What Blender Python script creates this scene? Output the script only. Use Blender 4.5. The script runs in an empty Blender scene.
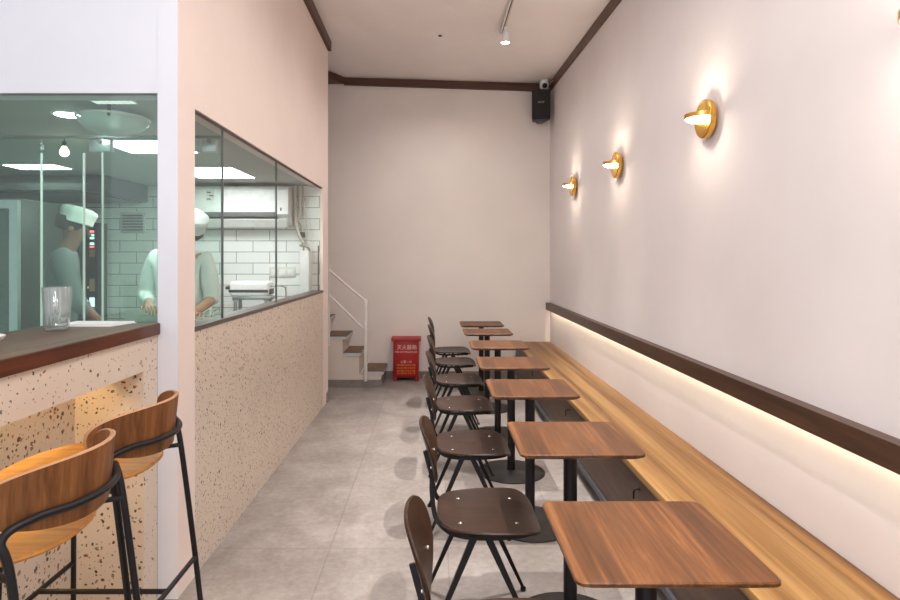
import bpy, bmesh, math, random
from mathutils import Vector, Matrix
random.seed(7)
C = bpy.context.scene.collection
PI = math.pi

# ------------------------------------------------------------------ helpers
def lin(r, g, b):
    f = lambda c: (c/255/12.92) if c/255 <= .04045 else ((c/255+.055)/1.055)**2.4
    return (f(r), f(g), f(b), 1)

class MB:
    """collects shapes into one mesh"""
    def __init__(s): s.bm = bmesh.new()
    def box(s, x0, x1, y0, y1, z0, z1, bev=0, seg=2):
        vs = [s.bm.verts.new((x, y, z)) for x in (x0, x1) for y in (y0, y1) for z in (z0, z1)]
        fs = [s.bm.faces.new([vs[i] for i in q]) for q in ((0,1,3,2),(4,6,7,5),(0,4,5,1),(2,3,7,6),(0,2,6,4),(1,5,7,3))]
        if bev:
            es = list({e for f in fs for e in f.edges})
            bmesh.ops.bevel(s.bm, geom=es, offset=bev, segments=seg, profile=.5, affect='EDGES')
        return s
    def prism(s, pts, d):
        """closed polygon (3d points) extruded along vector d"""
        d = Vector(d)
        a = [s.bm.verts.new(p) for p in pts]; b = [s.bm.verts.new(Vector(p)+d) for p in pts]
        s.bm.faces.new(a[::-1]); s.bm.faces.new(b)
        n = len(pts)
        for i in range(n): s.bm.faces.new((a[i], a[(i+1)%n], b[(i+1)%n], b[i]))
        return s
    def tube(s, pts, r, n=10, closed=False, cap=True):
        pts = [Vector(p) for p in pts]; m = len(pts)
        rs = r if isinstance(r, (list, tuple)) else [r]*m
        rings = []; ref = None
        for i, p in enumerate(pts):
            if closed: t = pts[(i+1)%m]-pts[i-1]
            else: t = pts[min(i+1, m-1)]-pts[max(i-1, 0)]
            t.normalize()
            if ref is None:
                ref = t.orthogonal().normalized()
            else:
                ref = (ref-t*ref.dot(t)).normalized()
            b = t.cross(ref)
            rings.append([s.bm.verts.new(p+(ref*math.cos(2*PI*k/n)+b*math.sin(2*PI*k/n))*rs[i]) for k in range(n)])
        for i in range(m if closed else m-1):
            a, b = rings[i], rings[(i+1)%m]
            for k in range(n): s.bm.faces.new((a[k], a[(k+1)%n], b[(k+1)%n], b[k]))
        if cap and not closed:
            s.bm.faces.new(rings[0][::-1]); s.bm.faces.new(rings[-1])
        return s
    def lathe(s, prof, c=(0,0,0), axis='Z', n=32, flute=0, nf=0, sx=1, sy=1):
        c = Vector(c); rings = []
        for r, h in prof:
            ring = []
            for k in range(n):
                a = 2*PI*k/n
                rr = max(r, 1e-5)*(1+(flute*math.cos(nf*a) if nf else 0))
                x, y = rr*math.cos(a)*sx, rr*math.sin(a)*sy
                v = {'Z': (x, y, h), 'X': (h, x, y), 'Y': (y, h, x)}[axis]
                ring.append(s.bm.verts.new(c+Vector(v)))
            rings.append(ring)
        for a, b in zip(rings, rings[1:]):
            for k in range(n): s.bm.faces.new((a[k], a[(k+1)%n], b[(k+1)%n], b[k]))
        for ring, rev in ((rings[0], True), (rings[-1], False)):
            s.bm.faces.new(ring[::-1] if rev else ring)
        return s
    def shell(s, outline, fn, th, rings=7):
        """curved plate: 2d outline mapped by fn(u,v) -> point, thickened"""
        n = len(outline)
        cu = sum(p[0] for p in outline)/n; cv = sum(p[1] for p in outline)/n
        def nrm(u, v):
            e = 1e-3
            return (fn(u+e, v)-fn(u-e, v)).cross(fn(u, v+e)-fn(u, v-e)).normalized()
        layers = []
        for off in (0, 1):
            L = [[s.bm.verts.new(fn(cu, cv)-nrm(cu, cv)*th*off)]]
            for k in range(1, rings+1):
                t = k/rings
                L.append([s.bm.verts.new(fn(cu+(u-cu)*t, cv+(v-cv)*t)-nrm(cu+(u-cu)*t, cv+(v-cv)*t)*th*off) for u, v in outline])
            for i in range(n):
                q = (L[0][0], L[1][i], L[1][(i+1)%n]); s.bm.faces.new(q if off == 0 else q[::-1])
            for k in range(1, rings):
                for i in range(n):
                    q = (L[k][i], L[k+1][i], L[k+1][(i+1)%n], L[k][(i+1)%n]); s.bm.faces.new(q if off == 0 else q[::-1])
            layers.append(L)
        a, b = layers[0][-1], layers[1][-1]
        mid = []
        for i, (u, v) in enumerate(outline):
            g = 1+.35*th/max(.02, math.hypot(u-cu, v-cv))
            uu, vv = cu+(u-cu)*g, cv+(v-cv)*g
            mid.append(s.bm.verts.new(fn(uu, vv)-nrm(uu, vv)*th*.5))
        for i in range(n):
            j = (i+1) % n
            s.bm.faces.new((a[i], mid[i], mid[j], a[j])).material_index = 1; s.bm.faces.new((mid[i], b[i], b[j], mid[j])).material_index = 1
        return s
    def build(s, name, mat, parent=None, smooth=True, loc=None):
        bmesh.ops.recalc_face_normals(s.bm, faces=s.bm.faces)
        me = bpy.data.meshes.new(name); s.bm.to_mesh(me); s.bm.free()
        if smooth:
            for p in me.polygons: p.use_smooth = True
            me.set_sharp_from_angle(angle=.6)
        return link(name, me, mat, parent, loc)

def link(name, me, mat, parent=None, loc=None):
    o = bpy.data.objects.new(name, me); C.objects.link(o)
    for m in (mat if isinstance(mat, (list, tuple)) else [mat]): me.materials.append(m)
    if parent: o.parent = parent
    if loc: o.location = loc
    return o

def tag(o, label=None, cat=None, group=None, kind=None):
    if label: o['label'] = label
    if cat: o['category'] = cat
    if group: o['group'] = group
    if kind: o['kind'] = kind
    return o
def thing(name, label, cat, loc=(0,0,0), rz=0, group=None):
    o = bpy.data.objects.new(name, None); C.objects.link(o)
    o.location = loc; o.rotation_euler = (0, 0, rz); o.empty_display_size = .1
    return tag(o, label, cat, group)
def struct(mb, name, mat, parent=None, smooth=False):
    o = mb.build(name, mat, parent, smooth)
    if not parent: o['kind'] = 'structure'
    return o
def dup(root, loc, label, rz=None):
    r = root.copy(); C.objects.link(r); r.location = loc; r['label'] = label
    if rz is not None: r.rotation_euler = (0, 0, rz)
    for ch in list(root.children):
        c = ch.copy(); C.objects.link(c); c.parent = r
        for g in list(ch.children):
            d = g.copy(); C.objects.link(d); d.parent = c
    return r

def rrect(w0, w1, r, n=6):
    """rounded rectangle centred at 0; w0,w1 half sizes"""
    out = []
    for cx, cy, a0 in ((w0-r, w1-r, 0), (-w0+r, w1-r, PI/2), (-w0+r, -w1+r, PI), (w0-r, -w1+r, 1.5*PI)):
        for k in range(n+1):
            a = a0+k/n*PI/2; out.append((cx+r*math.cos(a), cy+r*math.sin(a)))
    return out
def superell(a, b, e, n=48):
    out = []
    for k in range(n):
        t = 2*PI*k/n; c, s_ = math.cos(t), math.sin(t)
        out.append((a*math.copysign(abs(c)**(2/e), c), b*math.copysign(abs(s_)**(2/e), s_)))
    return out
def smoothpath(pts, k=6):
    """Catmull-Rom through points"""
    P = [Vector(p) for p in pts]; P = [2*P[0]-P[1]]+P+[2*P[-1]-P[-2]]
    out = []
    for i in range(1, len(P)-2):
        for j in range(k):
            t = j/k
            a, b, c, d = P[i-1], P[i], P[i+1], P[i+2]
            out.append(.5*((2*b)+(c-a)*t+(2*a-5*b+4*c-d)*t*t+(3*b-a-3*c+d)*t**3))
    out.append(P[-2]); return out

# ------------------------------------------------------------------ materials
class NT:
    def __init__(s, name):
        s.m = bpy.data.materials.new(name); s.m.use_nodes = True
        s.n = s.m.node_tree.nodes; s.l = s.m.node_tree.links
        s.b = s.n['Principled BSDF']; s.out = s.n['Material Output']
    def new(s, t, **kw):
        o = s.n.new(t)
        for k, v in kw.items():
            if k in o.inputs: o.inputs[k].default_value = v
            else: setattr(o, k, v)
        return o
    def co(s, scale=(1,1,1), loc=(0,0,0)):
        tc = s.new('ShaderNodeTexCoord'); mp = s.new('ShaderNodeMapping')
        mp.inputs['Scale'].default_value = scale; mp.inputs['Location'].default_value = loc
        s.l.new(tc.outputs['Object'], mp.inputs['Vector']); return mp.outputs[0]
    def noise(s, vec, scale=5, detail=4, rough=.55, dist=0):
        t = s.new('ShaderNodeTexNoise'); t.inputs['Scale'].default_value = scale; t.inputs['Detail'].default_value = detail
        t.inputs['Roughness'].default_value = rough; t.inputs['Distortion'].default_value = dist
        s.l.new(vec, t.inputs['Vector']); return t.outputs['Fac']
    def ramp(s, fac, stops, interp='LINEAR'):
        r = s.new('ShaderNodeValToRGB'); e = r.color_ramp.elements; r.color_ramp.interpolation = interp
        while len(e) < len(stops): e.new(.5)
        for el, (p, c) in zip(e, stops): el.position = p; el.color = c
        s.l.new(fac, r.inputs[0]); return r.outputs[0]
    def math(s, op, a, b=None, c=None):
        m = s.new('ShaderNodeMath'); m.operation = op
        for i, v in enumerate((a, b, c)):
            if v is None: continue
            if isinstance(v, (int, float)): m.inputs[i].default_value = v
            else: s.l.new(v, m.inputs[i])
        return m.outputs[0]
    def mix(s, fac, a, b, mode='MIX'):
        m = s.new('ShaderNodeMix'); m.data_type = 'RGBA'; m.blend_type = mode
        for i, v in ((0, fac), (6, a), (7, b)):
            if isinstance(v, (int, float, tuple)): m.inputs[i].default_value = v
            else: s.l.new(v, m.inputs[i])
        return m.outputs[2]
    def bump(s, h, strength=.1, dist=.01):
        b = s.new('ShaderNodeBump'); b.inputs['Strength'].default_value = strength; b.inputs['Distance'].default_value = dist
        s.l.new(h, b.inputs['Height']); s.l.new(b.outputs[0], s.b.inputs['Normal'])
    def col(s, c):
        if isinstance(c, tuple): s.b.inputs['Base Color'].default_value = c
        else: s.l.new(c, s.b.inputs['Base Color'])
    def set(s, rough=.5, metal=0, spec=.5, coat=0):
        s.b.inputs['Roughness'].default_value = rough; s.b.inputs['Metallic'].default_value = metal
        s.b.inputs['Specular IOR Level'].default_value = spec; s.b.inputs['Coat Weight'].default_value = coat
        return s

def plain(name, c, rough=.5, metal=0, spec=.5, var=.06, sc=20):
    t = NT(name); f = t.noise(t.co(), sc, 3)
    d = tuple(x*(1-var) for x in c[:3])+(1,); h = tuple(min(1, x*(1+var)) for x in c[:3])+(1,)
    t.col(t.ramp(f, [(.3, d), (.7, h)])); t.set(rough, metal, spec); return t.m
def plaster(name, c, var=.035):
    t = NT(name); v = t.co()
    f = t.noise(v, 1.3, 5, .6)
    d = tuple(x*(1-var) for x in c[:3])+(1,); h = tuple(min(1, x*(1+var)) for x in c[:3])+(1,)
    t.col(t.ramp(f, [(.3, d), (.7, h)])); t.set(.75, 0, .25)
    t.bump(t.noise(v, 60, 4), .06, .004); return t.m
def wood(name, cs, axis='X', rough=.4, fine=1.0, spec=.5, coat=0):
    """streaky grain running along axis; cs = dark, mid, light"""
    t = NT(name); a = {'X': 0, 'Y': 1, 'Z': 2}[axis]
    s1 = [9*fine]*3; s1[a] = .7*fine; s2 = [70*fine]*3; s2[a] = 2.2*fine
    n1 = t.noise(t.co(s1), 1.6, 5, .6, 1.2); n2 = t.noise(t.co(s2), 1.5, 3, .6, .3)
    f = t.math('ADD', t.math('MULTIPLY', n1, .68), t.math('MULTIPLY', n2, .32))
    t.col(t.ramp(f, [(.34, cs[0]), (.5, cs[1]), (.66, cs[2])])); t.set(rough, 0, spec, coat)
    t.bump(n2, .05, .002); return t.m
def emit(name, c, s):
    t = NT(name); t.b.inputs['Base Color'].default_value = (.8,.8,.8,1)
    t.b.inputs['Emission Color'].default_value = c; t.b.inputs['Emission Strength'].default_value = s; return t.m
def glass(name, tint, refl=.35, rough=0.0, haze=0.0):
    t = NT(name); t.n.remove(t.b)
    tr = t.new('ShaderNodeBsdfTransparent'); tr.inputs[0].default_value = tint
    gl = t.new('ShaderNodeBsdfGlossy'); gl.inputs['Roughness'].default_value = rough
    ge = t.new('ShaderNodeNewGeometry'); dt = t.new('ShaderNodeVectorMath'); dt.operation = 'DOT_PRODUCT'
    t.l.new(ge.outputs['Incoming'], dt.inputs[0]); t.l.new(ge.outputs['Normal'], dt.inputs[1])
    f = t.math('POWER', t.math('SUBTRACT', 1, t.math('ABSOLUTE', dt.outputs['Value'])), 5)
    f = t.math('MULTIPLY', t.math('MULTIPLY_ADD', f, .95, .05), refl)
    mx = t.new('ShaderNodeMixShader')
    t.l.new(f, mx.inputs[0]); t.l.new(tr.outputs[0], mx.inputs[1]); t.l.new(gl.outputs[0], mx.inputs[2])
    last = mx
    if haze:
        df = t.new('ShaderNodeBsdfDiffuse'); df.inputs[0].default_value = (.85,.92,.9,1)
        m2 = t.new('ShaderNodeMixShader'); m2.inputs[0].default_value = haze
        t.l.new(mx.outputs[0], m2.inputs[1]); t.l.new(df.outputs[0], m2.inputs[2]); last = m2
    t.l.new(last.outputs[0], t.out.inputs['Surface']); return t.m
def terrazzo(name, base):
    t = NT(name); v = t.co()
    nz = t.new('ShaderNodeTexNoise'); nz.inputs['Scale'].default_value = 55; nz.inputs['Detail'].default_value = 2
    t.l.new(v, nz.inputs['Vector'])
    va = t.new('ShaderNodeVectorMath'); va.operation = 'SCALE'; va.inputs['Scale'].default_value = .022
    t.l.new(nz.outputs['Color'], va.inputs[0])
    vb = t.new('ShaderNodeVectorMath'); vb.operation = 'ADD'
    t.l.new(v, vb.inputs[0]); t.l.new(va.outputs[0], vb.inputs[1])
    col = t.ramp(t.noise(v, 4, 4), [(.3, tuple(x*.94 for x in base[:3])+(1,)), (.7, base)])
    chips = [(0, lin(112,72,44)), (.2, lin(84,86,80)), (.38, lin(142,88,52)), (.55, lin(72,66,58)), (.68, lin(120,120,100)), (.85, lin(158,118,84))]
    for sc, pres, size in ((44, .55, .33), (84, .70, .33)):
        vo = t.new('ShaderNodeTexVoronoi'); vo.inputs['Scale'].default_value = sc; vo.inputs['Randomness'].default_value = 1
        t.l.new(vb.outputs[0], vo.inputs['Vector'])
        sp = t.new('ShaderNodeSeparateColor'); t.l.new(vo.outputs['Color'], sp.inputs[0])
        pr = t.math('GREATER_THAN', sp.outputs[0], pres)
        th = t.math('MULTIPLY_ADD', sp.outputs[1], size*.7, size*.5)
        inn = t.math('LESS_THAN', vo.outputs['Distance'], th)
        m = t.math('MULTIPLY', pr, inn)
        cc = t.ramp(sp.outputs[2], chips, 'CONSTANT')
        col = t.mix(m, col, cc)
    t.col(col); t.set(.42, 0, .4); return t.m
def floor_mat():
    t = NT('floor_tile'); v = t.co((1,1,1), (.54, -3.06+1.17*4, 0))
    br = t.new('ShaderNodeTexBrick'); br.offset = 0; br.squash = 1
    for k, val in (('Scale', 1), ('Mortar Size', .003), ('Mortar Smooth', .1), ('Bias', 0), ('Brick Width', .6), ('Row Height', 1.17)):
        br.inputs[k].default_value = val
    br.inputs['Color1'].default_value = (.9,.9,.9,1); br.inputs['Color2'].default_value = (1,1,1,1); br.inputs['Mortar'].default_value = (.72,.72,.72,1)
    t.l.new(v, br.inputs['Vector'])
    n1 = t.noise(v, 3.2, 6, .65, .4); n2 = t.noise(v, 28, 5, .7)
    f = t.math('ADD', t.math('MULTIPLY', n1, .6), t.math('MULTIPLY', n2, .4))
    c = t.ramp(f, [(.33, lin(130,121,115)), (.5, lin(152,143,138)), (.67, lin(174,166,161))])
    t.col(t.mix(1, c, br.outputs['Color'], 'MULTIPLY')); t.set(.5, 0, .35); t.bump(n2, .05, .003); return t.m
def tile_mat():
    t = NT('subway_tile'); tc = t.new('ShaderNodeTexCoord'); sp = t.new('ShaderNodeSeparateXYZ'); cb = t.new('ShaderNodeCombineXYZ')
    t.l.new(tc.outputs['Object'], sp.inputs[0]); t.l.new(sp.outputs[0], cb.inputs[0]); t.l.new(sp.outputs[2], cb.inputs[1])
    br = t.new('ShaderNodeTexBrick'); br.offset = .5
    for k, val in (('Scale', 1), ('Mortar Size', .0035), ('Mortar Smooth', .1), ('Bias', 0), ('Brick Width', .33), ('Row Height', .11)):
        br.inputs[k].default_value = val
    br.inputs['Color1'].default_value = lin(232,234,230); br.inputs['Color2'].default_value = lin(240,241,238); br.inputs['Mortar'].default_value = lin(140,142,138)
    t.l.new(cb.outputs[0], br.inputs['Vector']); t.col(br.outputs['Color']); t.set(.2, 0, .5); return t.m
def bench_mat():
    t = NT('oak_bench_wood')
    n1 = t.noise(t.co((11, .22, 5)), 1.0, 3, .5, .4); n2 = t.noise(t.co((60, 1.2, 30)), 1.5, 4, .6, .4)
    f = t.math('ADD', t.math('MULTIPLY', n1, .75), t.math('MULTIPLY', n2, .25))
    t.col(t.ramp(f, [(.32, lin(92,60,32)), (.46, lin(132,94,52)), (.6, lin(166,128,78)), (.72, lin(148,108,62))])); t.set(.42, 0, .25); t.bump(n2, .04, .002); return t.m

M = {}
M['wall_r'] = plaster('right_wall_plaster', lin(229,221,220))
M['wall_b'] = plaster('back_wall_plaster', lin(234,224,218))
M['wall_l'] = plaster('left_wall_plaster', lin(238,222,213))
M['wall_f'] = plaster('front_wall_plaster', lin(232,232,238))
M['ceil'] = plaster('ceiling_plaster', lin(242,235,233))
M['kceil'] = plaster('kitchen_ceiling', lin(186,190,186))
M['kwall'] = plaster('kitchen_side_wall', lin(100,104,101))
M['floor'] = floor_mat()
M['tile'] = tile_mat()
M['terr'] = terrazzo('terrazzo', lin(222,206,189))
M['trim'] = wood('dark_trim_wood', (lin(62,36,24), lin(82,50,34), lin(98,62,42)), 'X', .45)
M['rail'] = wood('rail_wood', (lin(54,34,23), lin(72,47,32), lin(90,61,43)), 'Y', .4)
M['table'] = wood('walnut_table_wood', (lin(60,34,16), lin(92,55,27), lin(126,82,45)), 'Y', .4, .9, .25)
M['seat'] = wood('dark_walnut_veneer', (lin(30,17,11), lin(46,27,17), lin(64,39,25)), 'X', .33, 1.2, .3)
M['bench'] = bench_mat()
M['panel'] = wood('dark_panel_wood', (lin(62,46,36), lin(80,60,48), lin(96,74,60)), 'Y', .45)
M['stool_seat'] = wood('honey_oak_veneer', (lin(176,112,36), lin(200,134,48), lin(218,156,66)), 'X', .4, 1.3)
M['stool_back'] = wood('walnut_back_veneer', (lin(88,54,30), lin(122,78,44), lin(148,100,60)), 'Z', .45, 1.4, .25)
M['ply_edge'] = plain('pale_plywood_edge', lin(186,138,100), .5)
M['edge_band'] = wood('reddish_edge_wood', (lin(62,24,10), lin(80,34,16), lin(98,48,24)), 'Y', .3)
M['counter_top'] = wood('counter_wood', (lin(70,38,28), lin(96,58,44), lin(118,78,62)), 'Y', .4, 1, .22)
M['tread'] = wood('tread_wood', (lin(90,64,44), lin(112,82,58), lin(132,98,72)), 'Y', .5)
M['black'] = plain('black_powder_coat', lin(22,21,23), .42, 0, .35)
M['base'] = plain('black_base_metal', lin(46,42,40), .5, .2, .5)
M['steelgrey'] = plain('blue_grey_metal', lin(70,74,82), .45, .3)
M['chrome'] = plain('chrome', lin(215,212,205), .2, 1)
M['brass'] = plain('brushed_brass', lin(226,176,86), .26, 1, .5, .1, 60)
M['white'] = plain('white_plastic', lin(232,232,230), .4)
M['whitemetal'] = plain('white_painted_metal', lin(226,220,214), .4)
M['white_stair'] = plaster('stair_side_paint', lin(222,208,198))
M['tread_edge'] = plain('pale_tread_edge', lin(196,204,206), .5)
M['skirting'] = plain('grey_stone_skirting', lin(136,128,122), .5, var=.1)
M['sill'] = plain('dark_sill', lin(96,84,78), .45)
M['darkframe'] = plain('grey_window_frame', lin(120,122,120), .4, .4)
M['red'] = plain('red_painted_steel', lin(168,22,24), .4)
M['red_text'] = plain('white_print', lin(235,190,180), .5)
M['red_yel'] = plain('yellow_print', lin(226,150,60), .5)
M['steel'] = plain('stainless_steel', lin(180,184,184), .3, .85)
M['darksteel'] = plain('dark_stainless', lin(72,75,74), .45, .4)
M['oven'] = plain('dark_oven_steel', lin(60,63,62), .4, .3)
M['grille'] = plain('speaker_grille', lin(24,17,16), .6)
M['paper'] = plain('white_paper', lin(240,238,238), .6)
M['lens_dark'] = plain('dark_lens', lin(20,18,20), .15)
M['socket'] = plain('socket_plastic', lin(218,216,208), .4)
M['cloth'] = plain('white_chef_cloth', lin(232,234,232), .8, var=.05)
M['cloth_backlit'] = plain('backlit_grey_cloth', lin(112,118,121), .8)  # shade on the profile cook's jacket put into its colour
M['trousers'] = plain('dark_trousers', lin(48,50,56), .85)
M['shoe'] = plain('black_shoes', lin(26,26,28), .5)
M['skin'] = plain('skin', lin(196,144,116), .55)
M['skin_backlit'] = plain('backlit_skin', lin(132,88,68), .55)  # skin colour darkened because the profile cook is backlit
M['hair'] = plain('black_hair', lin(28,24,22), .7)
M['eye'] = plain('dark_eyes', lin(25,20,18), .3)
M['glass'] = glass('clear_window_glass', (.97,.985,.98,1), .3)
M['glass_f'] = glass('green_front_glass', (.86,.965,.91,1), 1.0, 0, .015)
M['glass_p'] = glass('green_partition_glass', (.89,.955,.925,1), .4, 0, .015)
M['glass_edge'] = emit('glass_edge_painted_glow', (.75,.9,.82,1), .10)  # faint emission stands in for light caught by the pane edges
M['tumbler'] = glass('tumbler_glass', (.985,.995,.99,1), 3.2, .0, .05)
M['water'] = glass('drinking_water', (.94,.98,.97,1), 2, 0, .08)
t = NT('clear_tumbler_glass'); t.b.inputs['Transmission Weight'].default_value = 1; t.b.inputs['IOR'].default_value = 1.45; t.b.inputs['Roughness'].default_value = 0; t.col((.97,1,.99,1)); M['tumbler_solid'] = t.m
t = NT('dish_glass_frosted'); t.n.remove(t.b)
_d = t.new('ShaderNodeBsdfDiffuse'); _d.inputs[0].default_value = (.9,.92,.9,1)
_t = t.new('ShaderNodeBsdfTranslucent'); _t.inputs[0].default_value = (.92,.94,.92,1)
_c = t.new('ShaderNodeBsdfTransparent'); _g = t.new('ShaderNodeBsdfGlossy'); _g.inputs['Roughness'].default_value = .12
_m1 = t.new('ShaderNodeMixShader'); _m1.inputs[0].default_value = .55; t.l.new(_d.outputs[0], _m1.inputs[1]); t.l.new(_t.outputs[0], _m1.inputs[2])
_m2 = t.new('ShaderNodeMixShader'); _m2.inputs[0].default_value = .18; t.l.new(_m1.outputs[0], _m2.inputs[1]); t.l.new(_c.outputs[0], _m2.inputs[2])
_m3 = t.new('ShaderNodeMixShader'); _m3.inputs[0].default_value = .10; t.l.new(_m2.outputs[0], _m3.inputs[1]); t.l.new(_g.outputs[0], _m3.inputs[2])
t.l.new(_m3.outputs[0], t.out.inputs['Surface']); M['dish'] = t.m
M['sauce'] = plain('brown_sauce', lin(110,62,30), .3)
M['pipe'] = plain('grey_pipe_wrap', lin(196,192,182), .6)
M['panel_light'] = emit('panel_light', (.95,1,.98,1), 20)
M['downlight'] = emit('downlight_glow', (.92,.98,1,1), 40)
M['bulb'] = emit('warm_bulb', (1,.86,.62,1), 10)
M['dish'] = glass('frosted_dish_glass', (.9,.92,.9,1), 1, .15, .6)
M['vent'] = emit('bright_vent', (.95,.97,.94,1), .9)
M['spot_lens'] = emit('spot_lens', (1,.93,.82,1), 30)
M['sconce_glow'] = emit('sconce_lens', (1,.84,.66,1), 70)
M['led'] = emit('led_strip', (1,.80,.50,1), 10)
M['led_red'] = emit('red_indicator', (1,.05,.08,1), 3)
M['led_green'] = emit('green_indicator', (.35,1,.75,1), 3)
M['led_white'] = emit('blue_white_display', (.75,.9,1,1), 1.2)
M['sticker'] = plain('tan_sticker', lin(170,140,80), .6)
M['ac_dark'] = plain('air_outlet', lin(90,92,94), .5)

# ------------------------------------------------------------------ setting
XL, XR, YB, YK, YE = -1.121, 1.406, 7.4, 2.607, 6.23      # left wall, right wall, back wall, kitchen front, end of kitchen wall
XC = -1.208                                                 # counter face
YF = -1.6                                                   # shop front, open to daylight
XRoom = -3.7
def zl(y): return 3.70+.025*(YB-y)
def zr(y): return 3.62-.035*(YB-y)
def zc(x, y):
    t = (x-XL)/(XR-XL); return zl(y)+(zr(y)-zl(y))*t
struct(MB().box(-5, 2, YF, 8, -.1, 0), 'floor', M['floor'])
cm = MB(); g = [[cm.bm.verts.new((x, y, zc(x, y))) for x in (-5, -3, XL, 0, XR+.2)] for y in (YF, 1, 3, 5, YB+.2)]
g2 = [[cm.bm.verts.new((v.co.x, v.co.y, v.co.z+.1)) for v in r] for r in g]
for G in (g, g2):
    for i in range(4):
        for j in range(4): cm.bm.faces.new((G[i][j], G[i][j+1], G[i+1][j+1], G[i+1][j]))
struct(cm, 'ceiling', M['ceil'])
struct(MB().box(XR, XR+.15, YF, YB+.15, 0, 4.1), 'wall_right', M['wall_r'])
struct(MB().box(-2.6, XR, YB, YB+.15, 0, 4.1), 'wall_back', M['wall_b'])
struct(MB().box(-2.6, -2.45, YE, YB, 0, 4.1), 'wall_alcove', M['wall_b'])
struct(MB().box(XRoom-.15, XRoom, YF, YK, 0, 4.2), 'wall_left_front', M['wall_f'])
T = .1
ZW0, ZW1 = 1.16, 2.175       # side window sill / head
YW0, YW1 = 2.79, 5.95
wl = MB()
wl.box(XC, XL, YK, YW0, 0, 4.1)                             # corner column
wl.box(XL-.03, XL, YW1, YE, 0, 4.1)
wl.box(XL-T, XL, YW0, YW1, ZW1, 4.1)
struct(wl, 'wall_left', M['wall_l'])
struct(MB().box(XL-T, XL, YW0, YW1, 0, ZW0-.022), 'wall_left_lower', M['terr'])
# bright column face and header over the front glass
struct(MB().box(XRoom, XC, YK, YK+.12, 2.197, 4.1).box(XC-.0, XL-.001, YK-.004, YK, 0, 4.1), 'wall_front', M['wall_f'])
struct(MB().box(-4.4, XL-.03, 5.95, YE, 0, 4.1), 'wall_kitchen_back', M['tile'])
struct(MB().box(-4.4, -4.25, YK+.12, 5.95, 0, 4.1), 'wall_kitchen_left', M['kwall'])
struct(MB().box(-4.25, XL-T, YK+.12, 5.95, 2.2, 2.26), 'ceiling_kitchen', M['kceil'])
# cornice trims
def trim(name, p, q, inn, h=.105, d=.035):
    """strip hanging from the ceiling between p and q, sticking out towards inn"""
    inn = Vector(inn)*d; b = MB(); vs = []
    for x, y in (p, q):
        z = zc(x, y)-.002
        a = Vector((x, y, 0)); vs.append([b.bm.verts.new(v) for v in ((a.x, a.y, z-h), (a.x+inn.x, a.y+inn.y, z-h), (a.x+inn.x, a.y+inn.y, z), (a.x, a.y, z))])
    for i in range(4): b.bm.faces.new((vs[0][i], vs[0][(i+1)%4], vs[1][(i+1)%4], vs[1][i]))
    b.bm.faces.new(vs[0]); b.bm.faces.new(vs[1][::-1])
    struct(b, name, M['trim'])
trim('trim_1', (-1.13, YB), (XR-.036, YB), (0, -1, 0), .092)
trim('trim_2', (XR, YF), (XR, YB), (-1, 0, 0), .09, .022)
trim('trim_3', (XL, YK), (XL, YE), (1, 0, 0), .1)
ch = MB()                                                   # short boxed corner behind the stair
z0, z1 = zc(-1.2, 7.2)-.092, zc(-1.2, 7.2)-.002
ch.prism([(-1.13, YB-.036, z0), (-1.55, 6.75, z0), (-1.75, 6.75, z0), (-1.75, YB-.036, z0)], (0, 0, z1-z0))
struct(ch, 'trim_4', M['trim'])
struct(MB().box(-2.44, -.02+XR-.5, YB-.015, YB, 0, .085), 'baseboard_back', M['skirting'])
struct(MB().box(XL-T, XL+.012, YE-.1, YE+.012, 0, .1), 'baseboard_left', M['skirting'])

# side window: frame, sill and three panes
w1 = struct(MB().box(XL-T, XL+.004, YW0-.004, YW1+.004, ZW0-.022, ZW0)
            .box(XL-.028, XL-.012, YW0, YW1, ZW1-.008, ZW1).box(XL-.026, XL-.014, YW1-.13, YW1-.118, ZW0, 1.60), 'window_1', M['sill'])
for a, b, mt in ((YW0, 3.2, 'glass'), (3.206, 4.28, 'glass'), (4.286, YW1-.03, 'glass')):
    MB().box(XL-.025, XL-.015, a, b, ZW0, ZW1-.008).build('pane', M[mt], w1, False)
for y in (3.203, 4.283):
    MB().box(XL-.026, XL-.014, y-.003, y+.003, ZW0, ZW1-.008).build('pane_joint', M['darkframe'], w1, False)
# front window
w2 = struct(MB().box(XRoom, XC, YK+.004, YK+.02, 2.192, 2.197).box(XC-.005, XC, YK+.004, YK+.02, 0, 2.192), 'window_2', M['darkframe'])
MB().box(XRoom, XC-.005, YK+.006, YK+.016, 0, 2.192).build('pane', M['glass_f'], w2, False)
# inner glass partition
gp = thing('glass_partition', 'frameless green tinted glass partition inside the kitchen behind the column', 'glass partition', (0, 3.2, 0))
MB().box(-3.4, -2.11, 0, .01, 0, 2.12).build('glass_panel', M['glass_p'], gp, False)
MB().box(-2.10, -1.885, 0, .01, 0, 2.12).build('glass_panel', M['glass_p'], gp, False)
MB().box(-1.775, -1.15, 0, .01, 0, 2.12).build('glass_panel', M['glass_p'], gp, False)
for x in (-2.107, -1.88, -1.78):
    MB().box(x-.0028, x+.0028, -.002, .012, 0, 2.04 if x < -1.8 else 2.12).build('glass_edge', M['glass_edge'], gp, False)
MB().box(-3.4, -1.15, -.006, .016, 2.12, 2.132).build('top_rail', M['darkframe'], gp, False)
for x0, x1 in ((-1.845, -1.73), (-1.243, -1.168)):
    f = MB().box(x0, x1, -.012, .022, 2.045, 2.11, .003).build('patch_fitting', M['steel'], gp)
    MB().lathe([(.012, -.02), (.012, -.012)], ((x0+x1)/2, 0, 2.10), 'Y', 12).build('pivot', M['darkframe'], f)

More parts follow.
